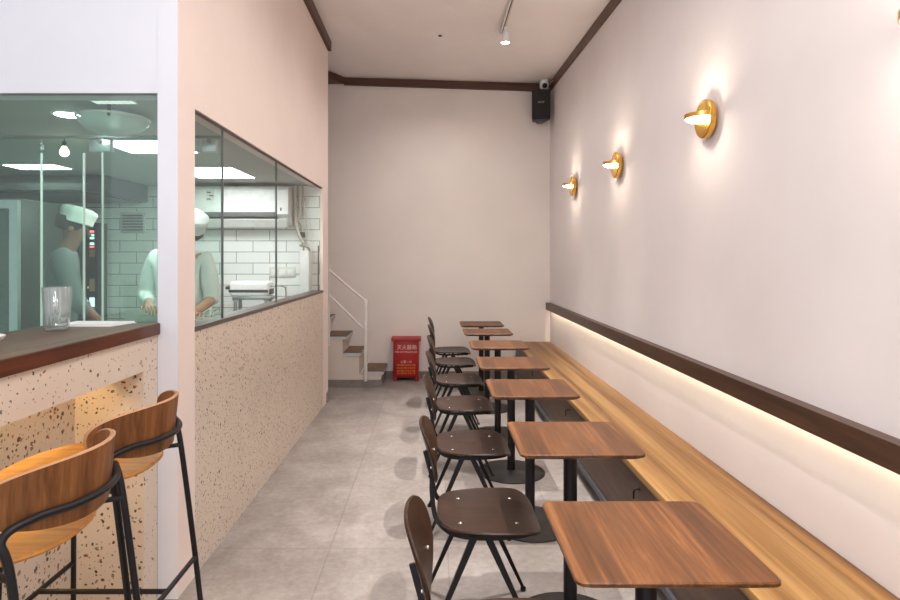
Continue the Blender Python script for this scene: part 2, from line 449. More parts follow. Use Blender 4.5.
# ------------------------------------------------------------------ bar counter
ctr = thing('bar_counter', 'terrazzo bar counter with a dark wood top and a lit knee recess', 'counter', (0, 0, 0))
tz = MB()
CY0, CX0, ZT = .35, -1.62, 1.15
tz.box(XC-.02, XC, CY0, 2.478, 1.011, ZT)                    # apron
tz.box(CX0, XC, 2.478, YK-.006, 0, ZT)                       # far pier with end face
tz.box(CX0, -1.492, CY0, 2.478, 0, ZT)                       # back panel
tz.box(-1.492, XC-.02, CY0, 2.478, 1.09, ZT)                 # underside
tz.box(CX0, XC, CY0-.13, CY0, 0, ZT)                         # near pier
tz.build('terrazzo_body', M['terr'], ctr, False)
MB().box(CX0-.01, XC+.01, CY0-.15, YK-.006, ZT, 1.2, .003).build('counter_top', M['counter_top'], ctr)
MB().box(XC+.0102, XC+.0125, CY0-.15, YK-.006, ZT, 1.197).build('front_edge', M['edge_band'], ctr, False)
MB().box(-1.44, -1.425, CY0+.05, 2.44, 1.05, 1.09).build('light_shield', M['terr'], ctr, False)
MB().box(-1.475, -1.465, CY0+.05, 2.44, 1.08, 1.09).build('light_strip', M['led'], ctr, False)

# ------------------------------------------------------------------ bench and wall rail
bn = thing('wall_bench', 'long built-in bench with honey coloured wooden seat along the right wall', 'bench', (0, 0, 0))
BX = .975
MB().box(BX, XR-.002, YF+.2, YB-.002, .415, .45, .004).build('bench_seat', M['bench'], bn)
MB().prism([(BX+.012, YF+.21, .415), (BX+.034, YF+.21, .415), (BX+.014, YF+.21, .1), (BX-.008, YF+.21, .1)], (0, YB-YF-.22, 0)).build('front_panel', M['panel'], bn, False)
MB().box(BX-.024, BX+.014, YF+.21, YB-.01, .078, .108, .003).build('bottom_strip', M['steelgrey'], bn)
MB().box(BX+.12, XR-.02, YF+.21, YB-.01, 0.0, .09).build('plinth', M['skirting'], bn, False)
for y in (1.37, 2.88, 4.39, 5.9):
    MB().tube(smoothpath([(BX+.004, y, .372), (BX-.018, y, .37), (BX-.026, y, .355), (BX-.026, y, .335), (BX-.026, y, .325)], 4), .0045, 8)\
        .lathe([(.010, 0), (.010, .004), (.006, .006)], (BX-.003, y, .372), 'X', 12).build('bag_hook', M['black'], bn)
rl = thing('wall_rail', 'long dark brown wooden rail on the right wall with light glowing beneath', 'wall rail', (0, 0, 0))
RZ0, RZ1 = .846, .931
MB().box(XR-.052, XR-.038, YF+.1, YB-.002, RZ0, RZ1).box(XR-.038, XR, YF+.1, YB-.002, RZ1-.014, RZ1)\
    .build('rail_board', M['rail'], rl, False)
MB().box(XR-.036, XR-.03, YF+.12, YB-.02, .903, .907).build('light_strip', M['led'], rl, False)

# ------------------------------------------------------------------ tables
rows = [(1.329, .544), (2.193, .541), (3.119, .5236), (3.927, .52), (4.80, .517), (5.68, .503), (6.39, .499)]
ordinal = ['nearest', 'second nearest', 'third nearest', 'fourth nearest', 'fifth nearest', 'sixth nearest', 'farthest']
def make_table(loc, label):
    t = thing('cafe_table', label, 'table', loc, 0, 'square cafe tables along the bench')
    b = MB(); h = .225; top = rrect(h+.007, h, .026, 6); low = rrect(h-.013, h-.02, .022, 6); n = len(top)
    levels = [(rrect(h+.004, h-.003, .025, 6), .76), (top, .757), (top, .750), (low, .738)]
    rings = [[b.bm.verts.new((x, y, z)) for x, y in o] for o, z in levels]
    for a, c in zip(rings, rings[1:]):
        for i in range(n): b.bm.faces.new((a[i], a[(i+1)%n], c[(i+1)%n], c[i]))
    b.bm.faces.new(rings[0]); b.bm.faces.new(rings[-1][::-1])
    b.build('tabletop', M['table'], t)
    MB().box(-.13, .13, -.02, .02, .728, .738).box(-.02, .02, -.13, .13, .728, .738).build('mounting_plate', M['black'], t)
    MB().lathe([(.027, .012), (.027, .73)], n=24).build('pole', M['black'], t)
    MB().lathe([(.225, 0), (.23, .002), (.23, .007), (.222, .011), (.06, .015), (.03, .02)], n=48).build('base', M['base'], t)
    return t
tab = None
for i, (y, x) in enumerate(rows):
    lb = 'square walnut cafe table on one black pole, %s of the row along the bench' % ordinal[i]
    if tab is None: tab = make_table((x, y+.225, 0), lb)
    else: dup(tab, (x, y+.225, 0), lb)

# ------------------------------------------------------------------ chairs
def make_chair(loc, label):
    t = thing('cafe_chair', label, 'chair', loc, 0, 'dark plywood chairs facing the bench')
    out = []
    for u, v in superell(1, 1, 4.6, 56):
        w = .222 if u > 0 else .222-.03*(-u)
        r = 1 - (.06*(abs(v)**3) if u < 0 else 0)
        out.append((.2*u*r, w*v))
    def sf(u, v):
        z = .448+.012*(abs(v)/.22)**2 - .006
        if u > .12: z -= .020*((u-.12)/.08)**2
        if u < -.1: z += .012*((-u-.1)/.1)**2
        return Vector((u, v, z))
    st = MB().shell(out, sf, .011, 9).build('seat', M['seat'], t)
    for u in (-.115, .105):
        for v in (-.12, .12):
            p = sf(u, v); MB().lathe([(.008, 0), (.008, .001), (.005, .0032), (.0005, .0038)], p, n=10).build('rivet', M['chrome'], st)
    def bf(u, v):       # u = across, v = up
        return Vector((-.207-.20*v+.7*u*u-.25*v*v, u, .575+v))
    bo = [(x*(1-.25*max(0, -y/.115)**1.5), .125+y) for x, y in superell(.19, .115, 2.8, 48)]
    bk = MB().shell(bo, bf, .011, 7).build('backrest', M['seat'], t)
    for u in (-.108, .108):
        p = bf(u, .085); MB().lathe([(.0005, -.0145), (.0075, -.0140), (.0075, .0012), (.004, .003), (.0005, .0034)], p, 'X', 10).build('rivet', M['chrome'], bk)
    for s in (-1, 1):
        # side rail running under the seat and sweeping up behind the backrest
        path = smoothpath([(.165, s*.15, .425), (.09, s*.192, .428), (-.04, s*.195, .424), (-.13, s*.17, .424), (-.178, s*.13, .432), (-.213, s*.11, .47), (-.226, s*.108, .56)]
                          + [(bf(s*.108, v).x-.018, s*.108, .575+v) for v in (.05, .11, .15)], 6)
        b = MB(); prev = None
        for i, p in enumerate(path):
            tg = (path[min(i+1, len(path)-1)]-path[max(i-1, 0)]).normalized()
            side = Vector((0, 1, 0)) if abs(tg.y) < .8 else Vector((1, 0, 0))
            side = (side-tg*side.dot(tg)).normalized(); up = tg.cross(side)
            w, h = .005, .009
            ring = [b.bm.verts.new(p+side*a*w+up*c*h) for a, c in ((-1,-1),(1,-1),(1,1),(-1,1))]
            if prev:
                for k in range(4): b.bm.faces.new((prev[k], prev[(k+1)%4], ring[(k+1)%4], ring[k]))
            else: b.bm.faces.new(ring)
            prev = ring
        b.bm.faces.new(prev[::-1]); b.build('side_rail', M['black'], t)
        for x0, x1 in ((-.065, -.245), (-.015, .178)):
            b = MB(); rr = []
            for f in (0, .08, .5, 1):
                px = x0+(x1-x0)*f; py = s*(.192+.02*f); pz = .428-.416*f
                w = .0145-.0075*f; d = .0075-.002*f
                rr.append([b.bm.verts.new((px+a*w, py+c*d, pz)) for a, c in ((-1,-1),(1,-1),(1,1),(-1,1))])
            for a, c in zip(rr, rr[1:]):
                for k in range(4): b.bm.faces.new((a[k], a[(k+1)%4], c[(k+1)%4], c[k]))
            b.bm.faces.new(rr[0]); b.bm.faces.new(rr[-1][::-1])
            lg = b.build('leg', M['black'], t)
            MB().lathe([(.011, 0), (.013, .003), (.012, .014)], (x1, s*.212, 0), n=10).build('foot_glide', M['lens_dark'], lg)
    MB().tube([(-.04, -.19, .42), (-.04, .19, .42)], .008, 8).tube([(.06, -.185, .418), (.06, .185, .418)], .008, 8).build('cross_bar', M['black'], t)
    return t
cy = [1.59, 2.46, 3.36, 4.26, 5.12, 6.0, 6.74]
cx = [.195, .21, .205, .205, .20, .195, .185]
chair = None
for i in range(7):
    lb = 'dark plywood chair with splayed black legs, %s of the row facing the bench' % ordinal[i]
    if chair is None: chair = make_chair((cx[i], cy[i], 0), lb)
    else: dup(chair, (cx[i], cy[i], 0), lb)

# ------------------------------------------------------------------ bar stools (facing -X, towards the counter)
def make_stool(loc, label):
    t = thing('bar_stool', label, 'bar stool', loc, 0, 'wooden bar stools at the counter')
    out = [(-.045+.215*u, .20*v*(1-(.10*(-u)**2 if u < 0 else .06*u*u))) for u, v in superell(1, 1, 2.5, 52)]
    def sf(u, v): return Vector((u, v, .855+.16*v*v+(.25*(u-.1)**2 if u > .1 else 0)-(.35*(u+.12)**2 if u < -.12 else 0)))
    MB().shell(out, sf, .012, 8).build('seat', M['stool_seat'], t)
    def bf(u, v):
        return Vector((.222-2.3*u*u-9*abs(u)**4*1.2+.10*v, u, .974+v+.25*u*u))
    bo = superell(.216, .075, 2.6, 56)
    MB().shell([(u, v) for u, v in bo], bf, .012, 9).build('backrest', [M['stool_back'], M['ply_edge']], t)
    # one bent tube: leg, round the back, leg
    back = [(bf(u, -.02).x+.011, u*1.02, .946) for u in (-.2, -.15, -.08, 0, .08, .15, .2)]
    legs = lambda s: [(.265, s*.213, 0), (.215, s*.213, .45), (.166, s*.21, .84)]
    p = legs(-1)+[(.146, -.21, .926)]+back[1:-1]+[(.146, .21, .926)]+legs(1)[::-1]
    MB().tube(smoothpath(p, 7), .009, 10).build('rear_leg_hoop', M['black'], t)
    for s in (-1, 1):
        MB().tube([(-.165, s*.15, .842), (-.172, s*.165, .80), (-.19, s*.19, 0)], .0085, 10).build('leg', M['black'], t)
        MB().tube([(-.165, s*.15, .838), (.05, s*.15, .842), (.168, s*.209, .845)], .0075, 8).build('seat_bar', M['black'], t)
        MB().tube([(-.165+(0), -.15, .838), (-.165, .15, .838)], .009, 8).build('cross_bar', M['black'], t) if s > 0 else None
    z = .46; xr, xf = .213, -.181
    MB().tube([(xr, -.213, z), (xr, .213, z)], .008, 8).tube([(xf, -.178, z), (xf, .178, z)], .008, 8).tube([(xr, 0, z), (xf, 0, z)], .008, 8)\
        .build('foot_rail', M['black'], t)
    return t
st = make_stool((-1.035, 1.835, 0), 'bar stool with honey wood seat, farther from the camera, beside the white column')
dup(st, (-.997, 1.385, 0), 'bar stool with honey wood seat, nearest the camera, cut off by the left edge')

# ------------------------------------------------------------------ things on the bar counter
gl = thing('water_glass', 'ribbed glass tumbler half filled with water on the wooden counter', 'glass', (-1.465, 2.32, 1.2005))
MB().lathe([(.036, 0), (.041, .004), (.0425, .03), (.051, .165), (.0505, .167), (.049, .165), (.0405, .03), (.034, .014), (0, .013)], n=96, flute=.02, nf=18).build('tumbler', M['tumbler'], gl)
MB().lathe([(.033, .0145), (.0398, .032), (.043, .066), (.043, .0665), (0, .0667)], n=48).build('water', M['water'], gl)
nk = MB(); nk.prism([(-1.55, 2.44, 0), (-1.325, 2.44, 0), (-1.29, 2.585, 0), (-1.55, 2.585, 0)], (0, 0, .003))
for k in range(2): nk.prism([(-1.545+.004*k, 2.445+.003*k, .003*(k+1)), (-1.33, 2.445, .003*(k+1)), (-1.297, 2.583, .003*(k+1)), (-1.548, 2.583, .003*(k+1))], (0, 0, .003))
o = nk.build('paper_sheets', M['paper'], None, False, (0, 0, 1.2005)); tag(o, 'white sheets of paper lying on the counter behind the water glass', 'paper')
dsh = thing('sauce_dish', 'small white dish with brown sauce at the left end of the counter', 'dish', (-1.463, 1.95, 1.2005))
MB().lathe([(.03, 0), (.034, .002), (.052, .02), (.054, .026), (.052, .027), (.032, .008), (0, .007)], n=40).build('dish', M['white'], dsh)
MB().lathe([(.036, .0121), (.04, .016), (0, .017)], n=32).build('sauce', M['sauce'], dsh)

# ------------------------------------------------------------------ stair
sr = thing('staircase', 'small white staircase with brown treads and a white railing at the back left', 'staircase', (0, 0, 0))
SY0, SY1 = 6.86, YB-.016
steps = [(-.60, -.83, .188), (-.86, -1.06, .40), (-1.02, -1.29, .588), (-1.24, -1.52, .79), (-1.47, -1.75, .99)]
prof = [(-.63, .004), (-.63, .15), (-.88, .15), (-.88, .36), (-1.07, .36), (-1.07, .55), (-1.28, .55), (-1.28, .755), (-1.50, .755), (-1.50, .955), (-1.78, .955), (-1.78, .004)]
MB().prism([(x, SY0+.012, max(z, .086)) for x, z in prof], (0, SY1-SY0-.014, 0)).build('stair_body', M['white_stair'], sr, False)
MB().box(-1.78, -.615, SY0, SY1-.001, 0, .086).build('skirting', M['skirting'], sr, False)
zz = [.15, .36, .55, .755, .955]
for (a, b, z), zb in zip(steps, zz):
    td = MB().box(b, a, SY0-.006, SY1-.003, z-.006, z).build('tread', M['tread'], sr, False)
    MB().box(b, a, SY0-.004, SY1-.003, zb, z-.006).build('tread_nosing', M['tread_edge'], td, False)
PX, PY = -.80, 6.84
ptp = lambda x, y, Y=PY: ((x-436)/600*Y, Y, 1.48-(y-258)/600*Y)
MB().box(PX-.018, PX+.018, PY-.018, PY+.018, .075, 1.008, .003).build('post', M['whitemetal'], sr)
MB().tube(smoothpath([(PX, PY, 1.0), (PX-.02, PY, 1.002), ptp(361, 297), ptp(352, 290), ptp(329, 270), ptp(300, 246)], 5), .014, 8).build('handrail', M['whitemetal'], sr)
MB().tube([ptp(367, 332), ptp(329, 295), ptp(300, 267)], .013, 8).build('lower_rail', M['whitemetal'], sr)
MB().box(-1.245, -1.21, PY-.018, PY+.018, .48, 1.42).build('post', M['whitemetal'], sr, False)

# ------------------------------------------------------------------ red fire box
def text(body, size, mat, parent, loc, rot=(PI/2, 0, 0), name='lettering', ext=.0006, shear=0, sx=1):
    cu = bpy.data.curves.new(name, 'FONT'); cu.body = body; cu.size = size; cu.align_x = 'CENTER'; cu.align_y = 'CENTER'; cu.extrude = ext; cu.shear = shear
    tmp = bpy.data.objects.new('tmp', cu); C.objects.link(tmp)
    dg = bpy.context.evaluated_depsgraph_get(); me = bpy.data.meshes.new_from_object(tmp.evaluated_get(dg))
    bpy.data.objects.remove(tmp); bpy.data.curves.remove(cu); me.name = name
    o = link(name, me, mat, parent, loc); o.rotation_euler = rot; o.scale = (sx, 1, 1); return o
fb = thing('fire_extinguisher_box', 'red metal fire extinguisher box standing on the floor by the back wall', 'fire extinguisher box', (-.36, 7.2, 0))
MB().box(-.152, .152, .004, .17, .045, .485, .004).build('cabinet', M['red'], fb)
dr = MB().box(-.135, .135, -.004, .006, .065, .468, .003).build('door', M['red'], fb)
MB().prism([(-.176, -.02, .485), (-.176, .182, .485), (-.176, .182, .522), (-.176, .03, .522), (-.176, -.02, .512)], (.352, 0, 0)).build('lid', M['red'], fb, False)
for x in (-.152, .112):
    MB().prism([(x, .004, 0), (x+.04, .004, 0), (x+.04, .004, .05), (x, .004, .05)], (0, .03, 0)).prism([(x, .14, 0), (x+.04, .14, 0), (x+.04, .14, .05), (x, .14, .05)], (0, .03, 0)).build('foot', M['red'], fb, False)
text('灭火器箱', .060, M['red_text'], dr, (.01, -.005, .405))
text('FIRE EXTINGUISHER', .030, M['red_text'], dr, (0, -.005, .352))
text('BOX', .026, M['red'], dr, (.06, -.005, .315))
text('火警 119', .036, M['red_text'], dr, (0, -.005, .232))
for k, zt in enumerate((.195, .16, .125, .095)):
    text('提起箱盖 取出灭火器' if k % 2 == 0 else '拔出保险销 对准火源', .024, M['red_yel'], dr, (0, -.005, zt))

# ------------------------------------------------------------------ ceiling and wall fittings
def sconce(loc, label):
    t = thing('wall_sconce', label, 'wall lamp', loc, 0, 'round brass wall lamps')
    MB().lathe([(.055, -.0), (.055, -.018)], axis='X', n=32).build('wall_plate', M['brass'], t)
    MB().lathe([(.094, -.018), (.097, -.022), (.097, -.044), (.092, -.048), (.05, -.05), (0, -.051)], axis='X', n=56).build('disc', M['brass'], t)
    c = (-.048, 0, .006)
    # half-round shelf: brass band round a glowing lens
    n = 40; R = .086; arc = [(c[0]-R*math.sin(PI*k/n), -R*math.cos(PI*k/n)) for k in range(n+1)]
    b = MB(); r0 = .0055
    o0 = [(c[0]-(R)*math.sin(PI*k/n), -(R)*math.cos(PI*k/n)) for k in range(n+1)]
    i0 = [(c[0]-(R-r0)*math.sin(PI*k/n), -(R-r0)*math.cos(PI*k/n)) for k in range(n+1)]
    za, zb = c[2]-.006, c[2]+.018
    V = [[b.bm.verts.new((x, y, z)) for x, y in P] for P, z in ((o0, za), (o0, zb), (i0, zb), (i0, za))]
    for q in range(4):
        a, d = V[q], V[(q+1)%4]
        for k in range(n): b.bm.faces.new((a[k], a[k+1], d[k+1], d[k]))
    b.build('shelf_band', M['brass'], t)
    lb = MB(); 
    prof = [(1, c[2]+.006), (1, c[2]-.006), (.90, c[2]-.012), (.7, c[2]-.017), (.35, c[2]-.020)]
    rings = [[lb.bm.verts.new((c[0]-(R-r0)*f*math.sin(PI*k/n), -(R-r0)*f*math.cos(PI*k/n), z)) for k in range(n+1)] for f, z in prof]
    for a, d in zip(rings, rings[1:]):
        for k in range(n): lb.bm.faces.new((a[k], a[k+1], d[k+1], d[k]))
    lb.bm.faces.new(rings[0]); lb.bm.faces.new(rings[-1][::-1])
    lb.bm.faces.new([r[0] for r in rings]+[r[-1] for r in rings[::-1]])
    lb.build('glowing_lens', M['sconce_glow'], t)
    return t
sc = sconce((XR, 3.06, 2.189), 'round brass wall lamp, largest one shown whole on the right wall')
dup(sc, (XR, 4.57, 2.188), 'round brass wall lamp, middle of the three shown whole')
dup(sc, (XR, 6.03, 2.204), 'round brass wall lamp, farthest along the right wall near the speaker')
dup(sc, (XR, 1.625, 2.14), 'round brass wall lamp cut off by the right edge of the photo')

TX = .62
tr = thing('ceiling_track', 'thin grey lighting track fixed along the ceiling', 'lighting track', (0, 0, 0))
tb = MB(); 
ys = (YF+.3, 5.67); V = []
for y in ys:
    z = zc(TX, y)
    V.append([tb.bm.verts.new(p) for p in ((TX-.018, y, z-.034), (TX-.006, y, z-.034), (TX-.006, y, z-.014), (TX+.006, y, z-.014), (TX+.006, y, z-.034), (TX+.018, y, z-.034), (TX+.018, y, z), (TX-.018, y, z))])
for i in range(8): tb.bm.faces.new((V[0][i], V[0][(i+1)%8], V[1][(i+1)%8], V[1][i]))
tb.bm.faces.new(V[0]); tb.bm.faces.new(V[1][::-1])
tb.build('track', M['whitemetal'], tr, False)
zz0, zz1 = zc(TX, ys[0])-.0145, zc(TX, ys[1])-.0145
MB().prism([(TX-.0055, ys[0]+.01, zz0-.003), (TX+.0055, ys[0]+.01, zz0-.003), (TX+.0055, ys[0]+.01, zz0), (TX-.0055, ys[0]+.01, zz0)], (0, ys[1]-ys[0]-.02, zz1-zz0)).build('conductor_slot', M['black'], tr, False)
sp = thing('track_spotlight', 'small white spotlight glowing at the end of the ceiling track', 'spotlight', (TX+.012, 5.46, zc(TX, 5.46)-.035))
MB().box(-.014, .014, -.03, .03, -.012, 0, .002).tube([(0, 0, -.01), (0, 0, -.045)], .006, 8).build('adapter', M['white'], sp)
MB().lathe([(.018, -.035), (.026, -.04), (.030, -.075), (.038, -.13), (.040, -.14), (.036, -.14), (.032, -.13)], n=28).build('head', M['white'], sp)
MB().lathe([(.034, -.136), (.030, -.1385), (0, -.1395)], n=24).build('lens', M['spot_lens'], sp)

z = zc(.04, 5.85)
sd = thing('sprinkler_head', 'small white round sprinkler recessed in the ceiling', 'sprinkler', (.04, 5.85, z))
MB().lathe([(.04, 0), (.042, -.004), (.03, -.010), (.018, -.010), (.016, 0)], n=28).build('rosette', M['white'], sd)
MB().lathe([(.012, 0), (.012, -.012), (.02, -.014), (.02, -.017), (.004, -.018)], n=16).build('deflector', M['lens_dark'], sd)

spk = thing('wall_speaker', 'black wall speaker in the upper right corner of the back wall', 'speaker', (1.25, 7.2, 3.30))
b = MB(); zt, zb_ = .185, -.17
b.prism([(-.108, -.06, zb_), (.105, -.075, zb_), (.075, .10, zb_), (-.075, .10, zb_)], (0, 0, .352)).build('cabinet', M['black'], spk, False)
b = MB(); b.prism([(-.11, -.062, zb_+.012), (.107, -.077, zb_+.012), (.107, -.084, zb_+.012), (-.0, -.082, zb_+.012), (-.11, -.069, zb_+.012)], (0, 0, .34)).build('grille', M['grille'], spk, False)
text('BOSE', .03, M['chrome'], spk, (-.005, -.085, .03), (PI/2, 0, -.05), 'badge', .001, .35)
MB().prism([(-.10, -.06, -.171), (.10, -.072, -.171), (.03, .05, -.20), (-.03, .05, -.20)], (0, .002, .003)).box(-.02, .03, -.05, .02, -.195, -.17, .003).build('bottom_plate', M['steelgrey'], spk, False)
MB().box(-.02, .02, .09, .199, -.03, .03).build('bracket', M['black'], spk, False)
cam_ = thing('security_camera', 'white dome security camera on the ceiling above the speaker', 'camera', (1.30, 7.22, zc(1.30, 7.22)))
MB().lathe([(.05, 0), (.052, -.012), (.045, -.03)], n=28).build('mount', M['white'], cam_)
MB().lathe([(.03, .055), (.046, .04), (.054, .015), (.055, -.01), (.048, -.03), (.03, -.05)], (0, 0, -.06), 'Z', 28).build('dome', M['white'], cam_)
MB().lathe([(.03, 0), (.03, -.018), (.022, -.028), (0, -.030)], (0, -.035, -.075), 'Y', 20).build('lens', M['lens_dark'], cam_)
cb = MB().tube(smoothpath([(1.368, 7.30, 3.57), (1.367, 7.31, 3.54), (1.36, 7.32, 3.50), (1.36, 7.34, 3.40), (1.34, 7.35, 3.33)], 5), .006, 6).tube(smoothpath([(1.366, 7.29, 3.57), (1.364, 7.1, 3.56), (1.37, 7.0, 3.555)], 4), .006, 6)\
    .build('cable', M['pipe']); tag(cb, 'thin grey cable running between the security camera and the speaker', 'cable')

# ------------------------------------------------------------------ kitchen
ac = thing('air_conditioner', 'white wall air conditioner on the kitchen tile wall', 'air conditioner', (-1.41, 5.95, 1.80))
MB().prism([(-1, 0, .36), (-1, -.21, .36), (-1, -.235, .33), (-1, -.235, .1), (-1, -.2, .075), (-1, -.12, .0), (-1, 0, 0)], (1, 0, 0)).build('housing', M['white'], ac, False)
MB().prism([(-.96, -.205, .072), (-.96, -.128, -.0), (-.96, -.135, -.004), (-.96, -.212, .069)], (.86, 0, 0)).build('outlet_louvre', M['ac_dark'], ac, False)
MB().box(-.96, -.12, -.238, -.2, .075, .118).build('outlet_slot', M['ac_dark'], ac, False)
MB().prism([(-.98, -.215, .055), (-.98, -.15, -.02), (-.98, -.155, -.026), (-.98, -.22, .05)], (.96, 0, 0)).build('flap', M['white'], ac, False)
MB().box(-.78, -.70, -.238, -.235, .22, .33).build('energy_label', M['socket'], ac, False)
for q in range(3): MB().box(-.772+.02*(q%2), -.735+.025*(q%2), -.239, -.2375, .235+.032*q, .247+.032*q).build('label_print', M['ac_dark'], ac, False)
MB().box(-.075, -.06, -.238, -.235, .13, .16).build('display', M['ac_dark'], ac, False)
hz = MB().tube(smoothpath([(-1.385, 5.88, 2.19), (-1.375, 5.88, 1.9), (-1.37, 5.88, 1.8), (-1.33, 5.88, 1.68), (-1.28, 5.88, 1.60), (-1.2505, 5.88, 1.595)], 6), .016, 8)\
    .tube(smoothpath([(-1.335, 5.9, 2.19), (-1.335, 5.9, 1.95), (-1.36, 5.9, 1.86), (-1.385, 5.9, 1.84)], 6), .02, 8).build('drain_hose', M['pipe'])
tag(hz, 'grey hoses looping down beside the air conditioner', 'hose')
ot = thing('wall_outlet', 'white wall outlet with plugged cord right of the air conditioner', 'outlet', (-1.305, 5.949, 2.045))
MB().box(-.042, .042, -.012, 0, -.042, .042, .004).build('plate', M['socket'], ot)
MB().lathe([(.022, -.012), (.022, -.04), (.012, -.05)], axis='Y', n=14).build('plug', M['pipe'], ot)
MB().tube(smoothpath([(0, -.045, 0), (.015, -.05, -.1), (.035, -.05, -.25), (.05, -.05, -.40)], 5), .008, 6).tube(smoothpath([(-.05, -.03, -.2), (-.02, -.03, -.25), (-.01, -.03, -.31)], 4), .01, 6).build('cord', M['pipe'], ot)
MB().box(-.03, .01, -.05, -.012, -.36, -.31, .004).build('junction', M['darksteel'], ot)
wb = thing('water_heater', 'tall white box with taps on top beside the right end of the window', 'water heater', (-1.262, 5.78, 1.08))
MB().box(-.052, .037, 0, .168, 0, .47, .006).build('tank', M['white'], wb)
MB().tube(smoothpath([(-.05, -.01, .52), (-.01, .0, .515), (.02, .03, .50), (.03, .06, .47)], 4), .012, 8).tube([(-.02, .03, .47), (-.02, .03, .525)], .01, 8).lathe([(.012, 0), (.02, .005), (.02, .02), (.01, .024)], (-.02, .03, .525), 'Z', 12)\
    .build('tap', M['chrome'], wb)
MB().box(-.055, .05, .16, .1695, -.02, 0).build('wall_bracket', M['steel'], wb, False)
sk = thing('socket_strip', 'long white socket plate on the tiles above the silver machine', 'socket', (-1.52, 5.949, 1.34))
MB().box(-.13, .13, -.012, 0, -.05, .05, .003).build('plate', M['socket'], sk)
for k in range(3):
    MB().box(-.11+.08*k, -.05+.08*k, -.0145, -.011, -.03, .03, .002).build('outlet', M['white'], sk)
bt = thing('steel_worktable', 'stainless worktable along the kitchen tile wall', 'worktable', (0, 0, 0))
MB().box(-2.9, -1.24, 5.28, 5.94, .88, .92, .004).build('top', M['steel'], bt)
for x in (-2.86, -1.28):
    for y in (5.32, 5.9): MB().tube([(x, y, 0), (x, y, .88)], .018, 8).build('leg', M['steel'], bt)
MB().box(-2.87, -1.27, 5.31, 5.91, .2, .22).build('shelf', M['steel'], bt, False)
sl = thing('food_machine', 'silver and white food machine on short legs on the worktable', 'kitchen machine', (-1.695, 5.55, .921))
MB().box(-.19, .17, -.09, .11, .21, .345, .03, 4).build('body', M['white'], sl)
MB().box(-.192, .165, -.094, -.088, .245, .27, .002).box(.166, .176, -.06, .08, .225, .275, .002).build('dark_band', M['darksteel'], sl)
MB().box(-.15, .20, -.13, .12, .18, .21, .006).build('tray', M['steel'], sl)
for x in (-.14, .14):
    for y in (-.06, .08): MB().lathe([(.03, 0), (.02, .01), (.016, .16), (.03, .18)], (x, y, 0), 'Z', 14).build('leg', M['steel'], sl)
MB().tube(smoothpath([(.17, -.05, .30), (.24, -.05, .305), (.31, -.05, .29), (.32, -.05, .22), (.32, -.05, .10)], 5), .007, 8).build('handle', M['chrome'], sl)
MB().box(-.235, -.19, -.06, .06, .27, .30, .008).build('knob', M['darksteel'], sl)
rk = thing('slatted_rack', 'white slatted rack leaning on the tiles left of the silver machine', 'rack', (-2.06, 5.8, .921))
MB().box(-.13, -.115, 0, .02, 0, .34).box(.115, .13, 0, .02, 0, .34).build('frame', M['white'], rk, False)
MB().box(-.13, .13, .005, .015, .0, .005).build('base_bar', M['white'], rk, False)
for k in range(9): MB().box(-.115, .115, .004, .016, .03+.034*k, .042+.034*k).build('slat', M['whitemetal'], rk, False)
pt = thing('prep_counter', 'stainless prep counter in front of the cook near the column', 'prep counter', (0, 0, 0))
MB().box(-2.15, -1.24, 3.36, 3.84, .98, 1.02, .004).build('top', M['steel'], pt)
MB().box(-2.12, -1.26, 3.40, 3.81, .1, .98).build('cabinet', M['darksteel'], pt, False)
for x in (-1.9, -1.47): MB().box(x-.2, x+.2, 3.388, 3.40, .15, .93, .003).build('door', M['steel'], pt)
for x in (-2.08, -1.3):
    for y in (3.44, 3.78): MB().lathe([(.02, 0), (.02, .1)], (x, y, 0), 'Z', 10).build('foot', M['black'], pt)
pan = None
for k, (x, y, lb) in enumerate(((-1.335, 3.47, 'small steel food pan on the prep counter, nearest the side window'), (-1.335, 3.62, 'small steel food pan on the prep counter, behind the one nearest the window'), (-1.46, 3.52, 'small steel food pan on the prep counter, farther left beside the cook'))):
    if pan is None:
        pan = thing('food_pan', lb, 'food pan', (x, y, 1.0205), 0, 'steel food pans on the prep counter')
        MB().prism([(-.045, -.055, 0), (.045, -.055, 0), (.045, .055, 0), (-.045, .055, 0)], (0, 0, .1)).build('tub', M['steel'], pan, False)
        MB().box(-.055, .055, -.065, .065, .1, .106, .002).build('rim', M['chrome'], pan)
        MB().tube(smoothpath([(-.02, 0, .106), (0, -.01, .14), (.03, -.02, .16)], 4), .005, 6).build('ladle_handle', M['chrome'], pan)
    else: dup(pan, (x, y, 1.0205), lb)
# dark equipment at the left
cp = thing('control_column', 'slim dark control column with red and green indicator lights', 'control panel', (-3.31, 5.78, 0))
MB().box(-.065, .055, 0, .165, 0, 1.82, .004).build('casing', M['oven'], cp)
for z, mt in ((1.735, 'led_red'), (1.700, 'led_green'), (1.672, 'led_green'), (1.618, 'led_green'), (1.588, 'led_red')):
    MB().box(-.022, .016, -.004, .002, z-.009, z+.009).build('indicator', M[mt], cp, False)
for z0, z1, mt in ((1.49, 1.56, 'sticker'), (1.16, 1.28, 'sticker'), (1.01, 1.10, 'led_white'), (.95, 1.0, 'sticker')):
    MB().box(-.028, .022, -.003, .002, z0, z1).build('display' if mt == 'led_white' else 'sticker', M[mt], cp, False)
ov = thing('tall_oven', 'tall dark steel oven against the kitchen wall behind the cook in profile', 'oven', (0, 0, 0))
MB().box(-4.2, -3.42, 5.25, 5.93, 0, 1.95, .006).build('body', M['oven'], ov)
